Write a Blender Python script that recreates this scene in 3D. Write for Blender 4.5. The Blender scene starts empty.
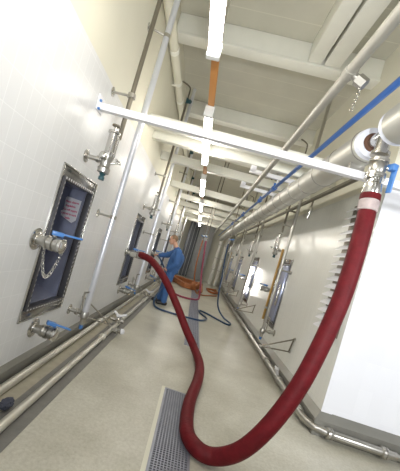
import bpy, bmesh, math, random
from mathutils import Vector as V, Matrix as Mx
random.seed(4)
S = bpy.context.scene
COL = S.collection
PI = math.pi
R = math.radians

# ------------------------------------------------------------------ materials
def nodes(name):
    m = bpy.data.materials.new(name); m.use_nodes = True
    nt = m.node_tree
    return m, nt, nt.nodes['Principled BSDF'], nt.nodes, nt.links

def mat(name, col, rough=.5, metal=0., var=.06, scale=6., bump=0., bscale=40., spec=.5, coat=0.):
    m, nt, b, N, L = nodes(name)
    tc = N.new('ShaderNodeTexCoord')
    nz = N.new('ShaderNodeTexNoise'); nz.inputs['Scale'].default_value = scale; nz.inputs['Detail'].default_value = 5
    L.new(tc.outputs['Object'], nz.inputs['Vector'])
    mix = N.new('ShaderNodeMix'); mix.data_type = 'RGBA'
    L.new(nz.outputs['Fac'], mix.inputs[0])
    mix.inputs[6].default_value = tuple(c*(1-var) for c in col)+(1,)
    mix.inputs[7].default_value = tuple(min(1, c*(1+var)) for c in col)+(1,)
    L.new(mix.outputs[2], b.inputs['Base Color'])
    b.inputs['Roughness'].default_value = rough
    b.inputs['Metallic'].default_value = metal
    b.inputs['Specular IOR Level'].default_value = spec
    b.inputs['Coat Weight'].default_value = coat
    if bump:
        n2 = N.new('ShaderNodeTexNoise'); n2.inputs['Scale'].default_value = bscale
        L.new(tc.outputs['Object'], n2.inputs['Vector'])
        bp = N.new('ShaderNodeBump'); bp.inputs['Strength'].default_value = bump; bp.inputs['Distance'].default_value = .01
        L.new(n2.outputs['Fac'], bp.inputs['Height']); L.new(bp.outputs[0], b.inputs['Normal'])
    return m

def emat(name, col, s):
    m, nt, b, N, L = nodes(name)
    b.inputs['Base Color'].default_value = col+(1,)
    b.inputs['Emission Color'].default_value = col+(1,)
    b.inputs['Emission Strength'].default_value = s
    return m

def tile_mat(name, col, grout, axes, w=.1, h=.2, mort=.0035, rough=.22, bump=.35):
    """stack-bonded glazed tiles; axes = which object coordinates run across and up"""
    m, nt, b, N, L = nodes(name)
    tc = N.new('ShaderNodeTexCoord'); sp = N.new('ShaderNodeSeparateXYZ'); cb = N.new('ShaderNodeCombineXYZ')
    L.new(tc.outputs['Object'], sp.inputs[0])
    L.new(sp.outputs[axes[0]], cb.inputs[0]); L.new(sp.outputs[axes[1]], cb.inputs[1])
    br = N.new('ShaderNodeTexBrick'); br.offset = 0; br.squash = 1
    L.new(cb.outputs[0], br.inputs['Vector'])
    br.inputs['Scale'].default_value = 1; br.inputs['Mortar Size'].default_value = mort
    br.inputs['Mortar Smooth'].default_value = .4
    br.inputs['Brick Width'].default_value = w; br.inputs['Row Height'].default_value = h
    br.inputs['Color1'].default_value = col+(1,)
    br.inputs['Color2'].default_value = tuple(c*.97 for c in col)+(1,)
    br.inputs['Mortar'].default_value = grout+(1,)
    L.new(br.outputs['Color'], b.inputs['Base Color'])
    bp = N.new('ShaderNodeBump'); bp.invert = True; bp.inputs['Strength'].default_value = bump; bp.inputs['Distance'].default_value = .003
    nz = N.new('ShaderNodeTexNoise'); nz.inputs['Scale'].default_value = 9; L.new(tc.outputs['Object'], nz.inputs['Vector'])
    ad = N.new('ShaderNodeMath'); ad.operation = 'MULTIPLY_ADD'; ad.inputs[1].default_value = .12
    L.new(nz.outputs['Fac'], ad.inputs[0]); L.new(br.outputs['Fac'], ad.inputs[2])
    L.new(ad.outputs[0], bp.inputs['Height']); L.new(bp.outputs[0], b.inputs['Normal'])
    b.inputs['Roughness'].default_value = rough
    return m

def floor_mat():
    m, nt, b, N, L = nodes('beige_screed')
    tc = N.new('ShaderNodeTexCoord')
    a = N.new('ShaderNodeTexNoise'); a.inputs['Scale'].default_value = 1.1; a.inputs['Detail'].default_value = 7; a.inputs['Roughness'].default_value = .6
    c = N.new('ShaderNodeTexNoise'); c.inputs['Scale'].default_value = 38; c.inputs['Detail'].default_value = 8; c.inputs['Roughness'].default_value = .75
    for n in (a, c): L.new(tc.outputs['Object'], n.inputs['Vector'])
    r = N.new('ShaderNodeValToRGB')
    r.color_ramp.elements[0].position = .3; r.color_ramp.elements[0].color = (.40, .38, .305, 1)
    r.color_ramp.elements[1].position = .72; r.color_ramp.elements[1].color = (.645, .63, .555, 1)
    L.new(a.outputs['Fac'], r.inputs[0])
    r2 = N.new('ShaderNodeValToRGB')
    r2.color_ramp.elements[0].position = .32; r2.color_ramp.elements[0].color = (.72, .70, .65, 1)
    r2.color_ramp.elements[1].position = .6; r2.color_ramp.elements[1].color = (1, 1, 1, 1)
    L.new(c.outputs['Fac'], r2.inputs[0])
    mx = N.new('ShaderNodeMix'); mx.data_type = 'RGBA'; mx.blend_type = 'MULTIPLY'; mx.inputs[0].default_value = .8
    L.new(r.outputs[0], mx.inputs[6]); L.new(r2.outputs[0], mx.inputs[7])
    L.new(mx.outputs[2], b.inputs['Base Color'])
    rr = N.new('ShaderNodeMapRange'); rr.inputs[3].default_value = .2; rr.inputs[4].default_value = .5
    L.new(a.outputs['Fac'], rr.inputs[0]); L.new(rr.outputs[0], b.inputs['Roughness'])
    bp = N.new('ShaderNodeBump'); bp.inputs['Strength'].default_value = .25; bp.inputs['Distance'].default_value = .004
    L.new(c.outputs['Fac'], bp.inputs['Height']); L.new(bp.outputs[0], b.inputs['Normal'])
    return m

def stud_mat():
    """dark ring with a row of bright stud heads"""
    m, nt, b, N, L = nodes('studded_gasket')
    tc = N.new('ShaderNodeTexCoord'); sp = N.new('ShaderNodeSeparateXYZ'); L.new(tc.outputs['Object'], sp.inputs[0])
    acc = []
    for i in (1, 2):
        d = N.new('ShaderNodeMath'); d.operation = 'DIVIDE'; d.inputs[1].default_value = .045; L.new(sp.outputs[i], d.inputs[0])
        f = N.new('ShaderNodeMath'); f.operation = 'FRACT'; L.new(d.outputs[0], f.inputs[0])
        g = N.new('ShaderNodeMath'); g.operation = 'LESS_THAN'; g.inputs[1].default_value = .45; L.new(f.outputs[0], g.inputs[0]); acc.append(g)
    a = N.new('ShaderNodeMath'); a.operation = 'MULTIPLY'; L.new(acc[0].outputs[0], a.inputs[0]); L.new(acc[1].outputs[0], a.inputs[1])
    mx = N.new('ShaderNodeMix'); mx.data_type = 'RGBA'; L.new(a.outputs[0], mx.inputs[0])
    mx.inputs[6].default_value = (.10, .10, .11, 1); mx.inputs[7].default_value = (.75, .75, .75, 1)
    L.new(mx.outputs[2], b.inputs['Base Color']); b.inputs['Metallic'].default_value = .6; b.inputs['Roughness'].default_value = .35
    return m

def board_mat(name, col, w=.3, rough=.4):
    """painted boards running across the hall, a faint joint between them"""
    m, nt, b, N, L = nodes(name)
    tc = N.new('ShaderNodeTexCoord'); sp = N.new('ShaderNodeSeparateXYZ'); L.new(tc.outputs['Object'], sp.inputs[0])
    d = N.new('ShaderNodeMath'); d.operation = 'DIVIDE'; d.inputs[1].default_value = w; L.new(sp.outputs[1], d.inputs[0])
    f = N.new('ShaderNodeMath'); f.operation = 'FRACT'; L.new(d.outputs[0], f.inputs[0])
    g = N.new('ShaderNodeMath'); g.operation = 'GREATER_THAN'; g.inputs[1].default_value = .035; L.new(f.outputs[0], g.inputs[0])
    nz = N.new('ShaderNodeTexNoise'); nz.inputs['Scale'].default_value = 2.2; nz.inputs['Detail'].default_value = 5; L.new(tc.outputs['Object'], nz.inputs['Vector'])
    mx = N.new('ShaderNodeMix'); mx.data_type = 'RGBA'; L.new(nz.outputs['Fac'], mx.inputs[0])
    mx.inputs[6].default_value = tuple(c*.85 for c in col)+(1,); mx.inputs[7].default_value = tuple(c*1.08 for c in col)+(1,)
    m2 = N.new('ShaderNodeMix'); m2.data_type = 'RGBA'; L.new(g.outputs[0], m2.inputs[0])
    m2.inputs[6].default_value = tuple(min(1, c*1.1) for c in col)+(1,); L.new(mx.outputs[2], m2.inputs[7])
    L.new(m2.outputs[2], b.inputs['Base Color']); b.inputs['Roughness'].default_value = rough
    return m

M = dict(
    tileL=tile_mat('white_wall_tile', (.66, .665, .665), (.715, .72, .72), (1, 2), bump=.16, rough=.32),
    tileR=tile_mat('grey_white_wall_tile', (.75, .752, .71), (.70, .705, .67), (1, 2), w=.075, h=.3, bump=.2),
    tileE=tile_mat('end_wall_tile', (.80, .81, .85), (.78, .79, .83), (0, 2), w=.15, h=.3, mort=.002),
    cream=mat('cream_wall_paint', (.67, .65, .54), .45, var=.07, scale=2),
    ceil=board_mat('ceiling_boards', (.58, .565, .48), w=.44, rough=.3),
    beam=mat('cream_beam_paint', (.82, .815, .74), .4, var=.05),
    floor=floor_mat(),
    kerb=mat('grey_kerb_metal', (.235, .23, .205), .34, .4, var=.14, scale=5),
    gutter=mat('wet_gutter_metal', (.20, .195, .18), .4, .3, var=.25, scale=7, bump=.2),
    sludge=mat('stained_gutter_bed', (.37, .34, .265), .5, 0, var=.3, scale=9, bump=.2, bscale=30),
    steel=mat('polished_steel', (.60, .59, .56), .2, 1, var=.08, scale=14),
    brushed=mat('brushed_steel', (.46, .445, .41), .32, 1, var=.12, scale=20),
    dark=mat('dark_pipe_steel', (.21, .19, .15), .4, .7, var=.15, scale=12),
    blued=mat('blue_grey_steel', (.36, .38, .47), .25, .5, var=.16, scale=5),
    slick=mat('bluish_pipe_steel', (.74, .76, .82), .3, .6, var=.05),
    greypipe=mat('grey_enamelled_pipe', (.38, .365, .32), .38, .15, var=.2, scale=16),
    blue=mat('blue_pipe_paint', (.035, .16, .55), .3, var=.08, coat=.4),
    lever=mat('blue_lever_plastic', (.07, .21, .52), .35, var=.06),
    white=mat('white_enamel', (.80, .80, .83), .3, var=.03),
    clad=mat('grey_insulation_cladding', (.50, .49, .44), .36, .35, var=.09, scale=8),
    foam=mat('white_insulation_foam', (.74, .76, .84), .6, var=.04),
    band=mat('cladding_band_steel', (.32, .31, .28), .35, .7, var=.1),
    red=mat('red_rubber_hose', (.112, .006, .0095), .55, spec=.2, var=.5, scale=14, bump=.25, bscale=60),
    bluehose=mat('dark_blue_hose', (.016, .05, .12), .35, var=.15),
    magenta=mat('burgundy_hose', (.25, .035, .075), .4, var=.12),
    orange=mat('orange_brown_hose', (.37, .125, .04), .45, var=.2, scale=10),
    copper=mat('orange_trunking', (.60, .27, .08), .4, var=.08),
    brown=mat('brown_pipe_paint', (.45, .27, .07), .4, var=.15),
    black=mat('black_rubber', (.02, .02, .022), .45),
    panel=mat('charcoal_panel', (.13, .14, .165), .38, .3, var=.15, scale=3),
    panel2=mat('grey_panel', (.46, .47, .49), .38, .3, var=.12, scale=3),
    grate=mat('galvanised_grate', (.30, .31, .36), .42, .6, var=.15, scale=10),
    pit=mat('drain_pit', (.06, .06, .06), .6, var=.3),
    tube=emat('lit_tube', (1.0, .955, .88), 31.0),
    fit=mat('lamp_housing', (.78, .78, .76), .35),
    gasket=stud_mat(), brownd=mat('rusty_bore', (.11, .05, .03), .7), gpipe=mat('dull_gutter_pipe', (.62, .60, .53), .3, .6, var=.15, scale=9),
    tape=mat('worn_white_tape', (.40, .33, .32), .6, var=.4, scale=22),
    door=mat('bluish_door_steel', (.36, .39, .52), .22, .4, var=.08),
    mirror=mat('dark_frame_steel', (.30, .295, .29), .24, 1, var=.2, scale=9),
    paper=mat('notice_paper', (.74, .73, .76), .6, var=.02),
    ink=mat('red_ink', (.55, .07, .16), .6, var=.02),
    cloth=mat('blue_workwear', (.045, .125, .32), .8, var=.25, scale=9, bump=.4, bscale=14),
    skin=mat('skin', (.60, .33, .22), .5, var=.08, scale=20),
    hair=mat('sandy_grey_hair', (.21, .125, .065), .7, var=.25, scale=60),
    eye=mat('eye_dark', (.03, .02, .02), .3),
    rag=mat('dark_rag', (.05, .055, .08), .8, var=.3, scale=12),
    yellow=mat('yellow_cable', (.62, .45, .06), .45),
    teal=mat('dark_teal_paint', (.02, .075, .09), .4),
    redp=mat('red_paint', (.5, .04, .03), .4),
)

# ------------------------------------------------------------------ builders
def basis(d):
    d = d.normalized()
    a = V((0, 0, 1)) if abs(d.z) < .9 else V((1, 0, 0))
    x = d.cross(a).normalized(); return x, d.cross(x).normalized(), d

class B:
    """collects geometry in world coordinates; put() links it as ONE mesh object"""
    def __init__(s): s.bm = bmesh.new()
    def faces(s, vs, fs):
        vv = [s.bm.verts.new(v) for v in vs]
        for f in fs:
            try: s.bm.faces.new([vv[i] for i in f])
            except ValueError: pass
        return s
    def box(s, x0, x1, y0, y1, z0, z1, bev=0):
        t = bmesh.new()
        bmesh.ops.create_cube(t, size=1)
        for v in t.verts: v.co = V(((x0+x1)/2+v.co.x*(x1-x0), (y0+y1)/2+v.co.y*(y1-y0), (z0+z1)/2+v.co.z*(z1-z0)))
        if bev: bmesh.ops.bevel(t, geom=t.edges[:], offset=bev, segments=2, affect='EDGES', profile=.5)
        s.add(t); return s
    def add(s, t):
        me = bpy.data.meshes.new('t'); t.to_mesh(me); t.free(); s.bm.from_mesh(me); bpy.data.meshes.remove(me)
    def obox(s, c, ax, ay, az, sx, sy, sz, bev=0):
        t = bmesh.new(); bmesh.ops.create_cube(t, size=1)
        for v in t.verts: v.co = V((v.co.x*sx, v.co.y*sy, v.co.z*sz))
        if bev: bmesh.ops.bevel(t, geom=t.edges[:], offset=bev, segments=2, affect='EDGES', profile=.5)
        for v in t.verts: v.co = V(c)+ax*v.co.x+ay*v.co.y+az*v.co.z
        s.add(t); return s
    def lathe(s, p, d, prof, seg=20):
        """prof: (distance along d, radius) list, closed at both ends"""
        p = V(p); x, y, d = basis(V(d)); rings = []
        for h, r in prof:
            rings.append([s.bm.verts.new(p+d*h+x*(r*math.cos(2*PI*k/seg))+y*(r*math.sin(2*PI*k/seg))) for k in range(seg)])
        for a, b in zip(rings, rings[1:]):
            for k in range(seg): s.bm.faces.new([a[k], a[(k+1) % seg], b[(k+1) % seg], b[k]])
        s.bm.faces.new(rings[0][::-1]); s.bm.faces.new(rings[-1]); return s
    def rod(s, a, b, r, r2=None, seg=14):
        a = V(a); b = V(b); return s.lathe(a, b-a, [(0, r), ((b-a).length, r if r2 is None else r2)], seg)
    def tube(s, pts, r, seg=14, rr=None):
        pts = [V(p) for p in pts]; n = len(pts); x = None; rings = []
        for i, p in enumerate(pts):
            d = (pts[min(i+1, n-1)]-pts[max(i-1, 0)]).normalized()
            if x is None: x = basis(d)[0]
            x = (x-d*x.dot(d)).normalized(); y = d.cross(x)
            q = r if rr is None else rr(i/(n-1))*r
            rings.append([s.bm.verts.new(p+x*(q*math.cos(2*PI*k/seg))+y*(q*math.sin(2*PI*k/seg))) for k in range(seg)])
        for a, b in zip(rings, rings[1:]):
            for k in range(seg): s.bm.faces.new([a[k], a[(k+1) % seg], b[(k+1) % seg], b[k]])
        s.bm.faces.new(rings[0][::-1]); s.bm.faces.new(rings[-1]); return s
    def ball(s, c, r, sc=(1, 1, 1), sub=2, rot=None):
        t = bmesh.new(); bmesh.ops.create_icosphere(t, subdivisions=sub, radius=1)
        for v in t.verts:
            q = V((v.co.x*r*sc[0], v.co.y*r*sc[1], v.co.z*r*sc[2]))
            if rot: q = rot @ q
            v.co = V(c)+q
        s.add(t); return s
    def ring(s, c, d, R_, r, seg=20, ts=8):
        c = V(c); x, y, d = basis(V(d)); rs = []
        for i in range(seg):
            a = 2*PI*i/seg; o = x*math.cos(a)+y*math.sin(a)
            rs.append([s.bm.verts.new(c+o*(R_+r*math.cos(2*PI*k/ts))+d*(r*math.sin(2*PI*k/ts))) for k in range(ts)])
        for i in range(seg):
            a, b = rs[i], rs[(i+1) % seg]
            for k in range(ts): s.bm.faces.new([a[k], a[(k+1) % ts], b[(k+1) % ts], b[k]])
        return s
    def prism(s, poly, a, b):
        """poly: list of (u,w); a,b: functions from (u,w) to 3D for the two ends"""
        n = len(poly); p = [s.bm.verts.new(a(u, w)) for u, w in poly]; q = [s.bm.verts.new(b(u, w)) for u, w in poly]
        s.bm.faces.new(p[::-1]); s.bm.faces.new(q)
        for i in range(n): s.bm.faces.new([p[i], p[(i+1) % n], q[(i+1) % n], q[i]])
        return s
    def put(s, name, m, parent=None, smooth=True, label=None):
        me = bpy.data.meshes.new(name)
        bmesh.ops.recalc_face_normals(s.bm, faces=s.bm.faces[:])
        if parent is not None:
            root = parent
            while root.parent: root = root.parent
            off = root.location
            for v in s.bm.verts: v.co -= off
        s.bm.to_mesh(me); s.bm.free()
        me.materials.append(m)
        if smooth:
            for p in me.polygons: p.use_smooth = True
            try: me.set_sharp_from_angle(angle=R(35))
            except Exception: pass
        o = bpy.data.objects.new(name, me); COL.objects.link(o)
        if parent is not None: o.parent = parent
        if label: o['label'] = label
        return o

def tag(o, label, cat, group=None, kind=None):
    o['label'] = label; o['category'] = cat
    if group: o['group'] = group
    if kind: o['kind'] = kind
    return o
def thing(name, label, cat, loc, group=None):
    o = bpy.data.objects.new(name, None); COL.objects.link(o); o.location = loc; o.empty_display_size = .05
    return tag(o, label, cat, group)
def struct(name, b, m, smooth=False, parent=None):
    o = b.put(name, m, parent, smooth); o['kind'] = 'structure'; return o
def kids(o): return [c for c in COL.objects if c.parent == o]
def dup(o, off, label=None, parent=None):
    c = o.copy(); COL.objects.link(c)
    if parent is None: c.location = o.location+V(off)
    else: c.parent = parent
    if label: c['label'] = label
    for k in kids(o): dup(k, off, None, c)
    return c
def spline(pts, n=12):
    P = [V(p) for p in pts]; P = [P[0]*2-P[1]]+P+[P[-1]*2-P[-2]]; out = []
    for i in range(1, len(P)-2):
        a, b, c, d = P[i-1:i+3]
        for k in range(n):
            t = k/n
            out.append(.5*((2*b)+(c-a)*t+(2*a-5*b+4*c-d)*t*t+(3*b-a-3*c+d)*t**3))
    return out+[P[-2]]

# ------------------------------------------------------------------ setting
XL, XR, XF = -1.25, 1.78, 4.2        # left wall, right wall, far side of the near bay
YC, YB, Y0 = 3.30, 17.9, -3.5        # corner of the right wall, back wall, behind the camera
ZT, ZC = 2.84, 4.92                  # top of the tiles, ceiling
PER = 2.93
HL = [2.285+PER*k for k in range(5)]         # left hatches: near edge
HR = [5.60+PER*k for k in range(4)]          # right hatches: near edge
HW, HZ0, HZ1 = .77, .535, 1.915

struct('floor', B().box(XL-.9, XF, Y0, YB, -.12, 0), M['floor'])
def holed_wall(x0, x1, starts, ys, ye, z0, z1):
    b = B(); y = ys
    for h in starts:
        b.box(x0, x1, y, h, z0, z1); b.box(x0, x1, h, h+HW, z0, HZ0); b.box(x0, x1, h, h+HW, HZ1, z1); y = h+HW
    b.box(x0, x1, y, ye, z0, z1); return b
wl = struct('wall_left', holed_wall(XL-.12, XL, HL, Y0, YB, 0, ZT), M['tileL'])
struct('wall_left_upper', B().box(XL-.12, XL-.012, Y0, YB, ZT, ZC), M['cream'])
struct('wall_right', holed_wall(XR, XR+.12, HR, YC, YB, 0, ZT), M['tileR'])
struct('wall_right_upper', B().box(XR+.012, XR+.12, YC+.12, YB, ZT, ZC), M['cream'])
struct('wall_end', B().box(XR+.12, XF, YC-.0, YC+.12, 0, ZT).box(XR, XR+.12, YC-.004, YC, 0, ZT), M['tileE'])
struct('wall_end_upper', B().box(XR+.012, XF, YC+.012, YC+.12, ZT, ZC), M['cream'])
struct('wall_far', B().box(XL-.9, XF, YB, YB+.1, 0, ZC), M['cream'])
struct('ceiling', B().box(XL-.9, XF, Y0, YB, ZC, ZC+.1), M['ceil'])
struct('wall_right_near', B().box(XF, XF+.1, .8, YC+.12, 0, ZC), M['tileE'])
# kerbs with a sloping top at the foot of the walls
def kerb(name, poly, a, b): return struct(name, B().prism(poly, a, b), M['kerb'])
kerb('baseboard_left', [(0, 0), (.035, 0), (.035, .15), (.0, .19)], lambda u, w: V((XL+u, Y0, w)), lambda u, w: V((XL+u, YB, w)))
KP = [(0, 0), (.07, 0), (.07, .17), (0, .245)]
kerb('baseboard_right', KP, lambda u, w: V((XR-u, YC-u, w)), lambda u, w: V((XR-u, YB, w)))
kerb('baseboard_end', KP, lambda u, w: V((XR-u+.0002, YC-u-.0, w)), lambda u, w: V((XF, YC-u, w)))
# gutter beside the left wall
struct('trim_1', B().box(-1.215, -1.03, Y0, YB, 0, .006), M['sludge'])
struct('trim_2', B().box(-1.03, -.955, Y0, YB, 0, .009), M['gutter'])
struct('trim_3', B().box(-.955, -.80, Y0, YB, 0, .007), M['gutter'])
# steel channel rail along the right wall, behind the insulated pipe
# ceiling beams
ORD = ['nearest', 'second', 'third', 'fourth', 'fifth', 'sixth']
b0 = None
for k in range(3):
    y = 4.28+2.4*k; lab = f'{ORD[k]} cream beam across the ceiling, counted from the camera'
    if b0 is None:
        b0 = thing('ceiling_beam', lab, 'beam', (0.26, y, ZC), 'beams across the ceiling')
        B().box(XL-.01, XR+.06, y, y+.16, ZC-.30, ZC, .01).put('web', M['beam'], b0)
        B().box(XL-.01, XR+.06, y-.03, y+.19, ZC-.335, ZC-.295, .006).put('bottom_flange', M['beam'], b0)
    else: dup(b0, (0, 2.4*k, 0), lab)
# paired longitudinal joists running towards the camera from the first beam
j = thing('ceiling_joist', 'pair of cream joists with a dark slot between, running from nearest beam overhead', 'beam', (.97, 2, ZC))
B().box(.74, .935, -2, 4.25, ZC-.30, ZC, .008).put('joist', M['beam'], j)
B().box(.975, 1.20, -2, 4.25, ZC-.30, ZC, .008).put('joist', M['beam'], j)
B().box(.93, .98, -2, 4.25, ZC-.12, ZC).put('slot', M['dark'], j)
# far end: folding screen of tall leaves
x = -.86
for k, (w, m, sl) in enumerate([(.62, 'panel', .1), (.46, 'panel2', -.12), (.40, 'panel2', .1)]):
    lab = ['charcoal folding screen leaf at the far end, leftmost', 'grey folding screen leaf just right of the leftmost charcoal one', 'second grey folding screen leaf, behind the hanging burgundy hose',
           'slim charcoal leaf near the middle right of far screen', 'slim grey leaf next to last on far screen', 'rightmost charcoal leaf of the far folding screen'][k]
    t = thing('folding_screen_leaf', lab, 'panel', (x+w/2, 17.3, 0), 'folding screen at the far end')
    a, c = V((x, 17.3-sl, 0)), V((x+w, 17.3+sl, 0)); d = (c-a).normalized(); n = V((-d.y, d.x, 0)); L = (c-a).length
    B().obox((a+c)/2+V((0, 0, 1.74)), d, n, V((0, 0, 1)), L-.01, .04, 3.44, .008).put('leaf', M[m], t)
    for q in (.18, .5, .82): B().obox(a+d*L*q-n*.03+V((0, 0, 1.74)), d, n, V((0, 0, 1)), .03, .025, 3.40).put('rib', M['panel2'], t)
    x += w+.012

for x, top, lab in ((1.16, 2.59, 'pale upright duct just right of the far folding screen'), (1.50, 3.6, 'pale upright duct in the far right corner')):
    t = thing('upright_duct', lab, 'duct', (x, 17.2, 0), 'upright ducts at the far end')
    B().lathe((x, 17.2, 0), (0, 0, 1), [(0, .12), (.02, .12), (.021, .10), (top, .10)], 20).put('duct_run', M['beam'], t)
    for z in (.9, 1.6, 2.4): B().ring((x, 17.2, z), (0, 0, 1), .10, .014, 20, 6).put('clamp_ring', M['brushed'], t)
# ------------------------------------------------------------------ luminaires on their orange trunking
PITCH = 2.737; LX = -.317
t = thing('light_trunking', 'orange trunking that carries the row of ceiling tubes', 'trunking', (LX, 8, 3.11))
B().box(LX-.034, LX+.034, -1.5, 17, 3.11, 3.14, .004).put('channel', M['copper'], t)
for k in range(3):
    y = -.9+1.6*k
    B().rod((LX, y, 3.135), (LX, y, ZC), .008).put('hanger_rod', M['brushed'], t)
L0 = None
LN = ['lit strip light nearest the camera, cut by the top edge', 'lit strip light crossed by the white bar, second in the row', 'third lit strip light along the orange trunking', 'fourth lit strip light along the orange trunking',
      'fifth lit strip light along the orange trunking', 'last lit strip light at far end of the trunking']
for k in range(6):
    y = .475+PITCH*k
    if L0 is None:
        L0 = thing('strip_light', LN[k], 'light', (LX, y, 3.11), 'strip lights down the middle')
        B().box(LX-.024, LX+.024, y, y+1.765, 3.085, 3.113, .004).put('housing', M['fit'], L0)
        B().lathe((LX, y+.02, 3.045), (0, 1, 0), [(0, .038), (.012, .048), (1.70, .048), (1.72, .038)], 16).put('tube', M['tube'], L0)
        for e in (y-.035, y+1.735): B().box(LX-.055, LX+.055, e, e+.055, 2.99, 3.11, .01).put('end_cap', M['fit'], L0)
    else: dup(L0, (0, PITCH*k, 0), LN[k])

# ------------------------------------------------------------------ support bar and overhead pipes
t = thing('support_bar', 'white steel bar across the hall under the overhead pipes', 'beam', (.2, 2.6, 2.57))
B().box(XL+.005, 3.2, 2.565, 2.573, 2.517, 2.578).box(XL+.005, 3.2, 2.573, 2.625, 2.570, 2.578).box(XL+.005, 3.2, 2.573, 2.625, 2.517, 2.524).put('channel', M['white'], t)
B().box(XL, XL+.012, 2.53, 2.67, 2.50, 2.64, .003).put('wall_plate', M['white'], t)
for zz in (2.515, 2.588): B().rod((XL+.01, 2.555, zz), (XL+.03, 2.555, zz), .012, seg=6).put('bolt', M['lever'], t)

BX, BZ, BR = 1.107, 2.762, .136
t = thing('insulated_pipe', 'large grey insulated pipe overhead with a bare tee at the red hose', 'pipe', (BX, 8, BZ))
def clad(y0, y1):
    o = B().lathe((BX, y0, BZ), (0, 1, 0), [(0, BR-.004), (.004, BR), (y1-y0-.004, BR), (y1-y0, BR-.004)], 32).put('cladding', M['clad'], t)
    y = y0+.03
    while y < y1:
        B().ring((BX, y, BZ), (0, 1, 0), BR, .006, 32, 6).put('band', M['band'], o); y += .42
    return o
clad(2.46, 17.2); clad(-1.6, 2.10)
for y0 in (2.42, 2.10): B().lathe((BX, y0, BZ), (0, 1, 0), [(0, BR-.012), (.04, BR-.004)], 32).put('end_disc', M['foam'], t)
B().box(BX-.06, BX+.06, 2.575, 2.623, 2.578, BZ-BR+.012).put('saddle', M['band'], t)
B().rod((BX, 2.413, BZ), (BX, 2.43, BZ), .078, seg=24).put('open_bore', M['brownd'], t)
B().rod((BX, 2.09, BZ), (BX, 2.47, BZ), .052, seg=24).put('bare_pipe', M['steel'], t)
B().lathe((BX, 2.27, BZ), (0, 0, -1), [(0, .05), (.13, .05), (.135, .066), (.16, .066), (.16, .05)], 24).put('tee', M['steel'], t)
vx, vy = BX+.01, 2.27
t = thing('butterfly_valve', 'steel butterfly valve with blue lever hanging from the insulated pipe', 'valve', (vx, vy, 2.57))
B().lathe((vx, vy, 2.573), (0, 0, -1), [(0, .066), (.025, .066), (.026, .052), (.05, .058), (.085, .058), (.11, .052), (.111, .07), (.135, .07)], 28).put('body', M['brushed'], t)
lv = B().rod((vx+.04, vy-.02, 2.51), (vx+.095, vy-.04, 2.51), .014).put('stem', M['steel'], t)
B().obox((vx+.10, vy-.045, 2.43), V((.35, -.93, 0)).normalized(), V((.93, .35, 0)).normalized(), V((0, 0, 1)), .042, .012, .20, .005).obox((vx+.085, vy-.038, 2.52), V((.35, -.93, 0)).normalized(), V((.93, .35, 0)).normalized(), V((0, 0, 1)), .06, .05, .05, .008).put('lever', M['lever'], t)
# red hose
t = thing('suction_hose', 'thick red hose looping from overhead pipe across floor to second hatch valve', 'hose', (.4, 3, 0))
path = [(1.125, 2.268, 2.30), (1.122, 2.235, 2.08), (1.113, 2.205, 1.80), (1.083, 2.165, 1.476), (1.02, 2.13, 1.115), (.94, 2.105, .79), (.822, 2.10, .476), (.70, 2.14, .235), (.56, 2.215, .085), (.425, 2.26, .067), (.335, 2.45, .067), (.345, 2.90, .067), (.435, 3.50, .067), (.455, 3.98, .075), (.35, 4.42, .14), (.16, 4.58, .33), (-.08, 4.68, .62), (-.38, 4.80, .935), (-.68, 4.95, 1.15), (-.90, 5.06, 1.20), (-.985, 5.11, 1.185)]
B().tube(spline(path, 10), .061, 22).put('hose_wall', M['red'], t)
B().lathe((vx+.002, 2.272, 2.437), (.03, -.05, -1), [(0, .07), (.02, .07), (.021, .05), (.05, .05), (.06, .062), (.14, .066), (.15, .06)], 26).put('coupling', M['steel'], t)
B().lathe((1.124, 2.266, 2.30), (.0, -.12, -1), [(0, .058), (.005, .069), (.05, .069), (.055, .058)], 26).put('cuff', M['red'], t, label='red cuff')
B().lathe((1.124, 2.260, 2.25), (-.01, -.13, -1), [(0, .062), (.004, .068), (.03, .070), (.06, .067), (.085, .069), (.09, .062)], 26).put('tape_wrap', M['tape'], t, label='worn whitish tape wrap')
B().lathe((-.99, 5.11, 1.185), (1, -.2, .15), [(-.14, .055), (-.01, .055), (0, .068), (.03, .068), (.04, .069), (.10, .069)], 24).put('coupling', M['steel'], t)

GX, GZ, GR = .63, 2.95, .036
t = thing('overhead_pipe', 'grey enamelled pipe overhead with a capped hexagon branch', 'pipe', (GX, 8, GZ))
B().rod((GX, -1.2, GZ), (GX, 17.2, GZ), GR, seg=20).put('pipe_run', M['greypipe'], t)
for y in (1.98, 4.4, 6.9, 9.4, 11.9): B().rod((GX, y-.04, GZ), (GX, y+.04, GZ), GR+.007, seg=20).put('joint', M['greypipe'], t)
cp = B().rod((GX, 1.98, GZ), (GX+.07, 1.96, GZ-.055), .026).rod((GX+.055, 1.965, GZ-.043), (GX+.105, 1.95, GZ-.082), .04, seg=6).put('hexagon_cap', M['brushed'], t)
b = B(); c0 = V((GX+.085, 1.95, GZ-.11))
for k in range(9): b.ring(c0+V((-.002*k, 0, -.019*k)), (1, 0, 0) if k % 2 else (0, 1, 0), .010, .0026, 10, 5)
b.put('chain', M['steel'], t)
PX, PZ = .915, 2.91
t = thing('compressed_air_pipe', 'blue painted pipe overhead between the grey pipe and the insulated one', 'pipe', (PX, 8, PZ))
B().rod((PX, -1.2, PZ), (PX, 17.2, PZ), .025, seg=18).put('pipe_run', M['blue'], t)
for y in (4.9, 6.0, 8.2, 10.6): B().rod((PX, y-.06, PZ), (PX, y+.06, PZ), .042, seg=14).rod((PX, y, PZ), (PX, y, PZ+.085), .02).put('fitting', M['blue'], t)
t = thing('wall_rail', 'dark steel channel rail high along the right wall behind insulated pipe', 'rail', (1.6, 8, 2.93))
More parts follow.
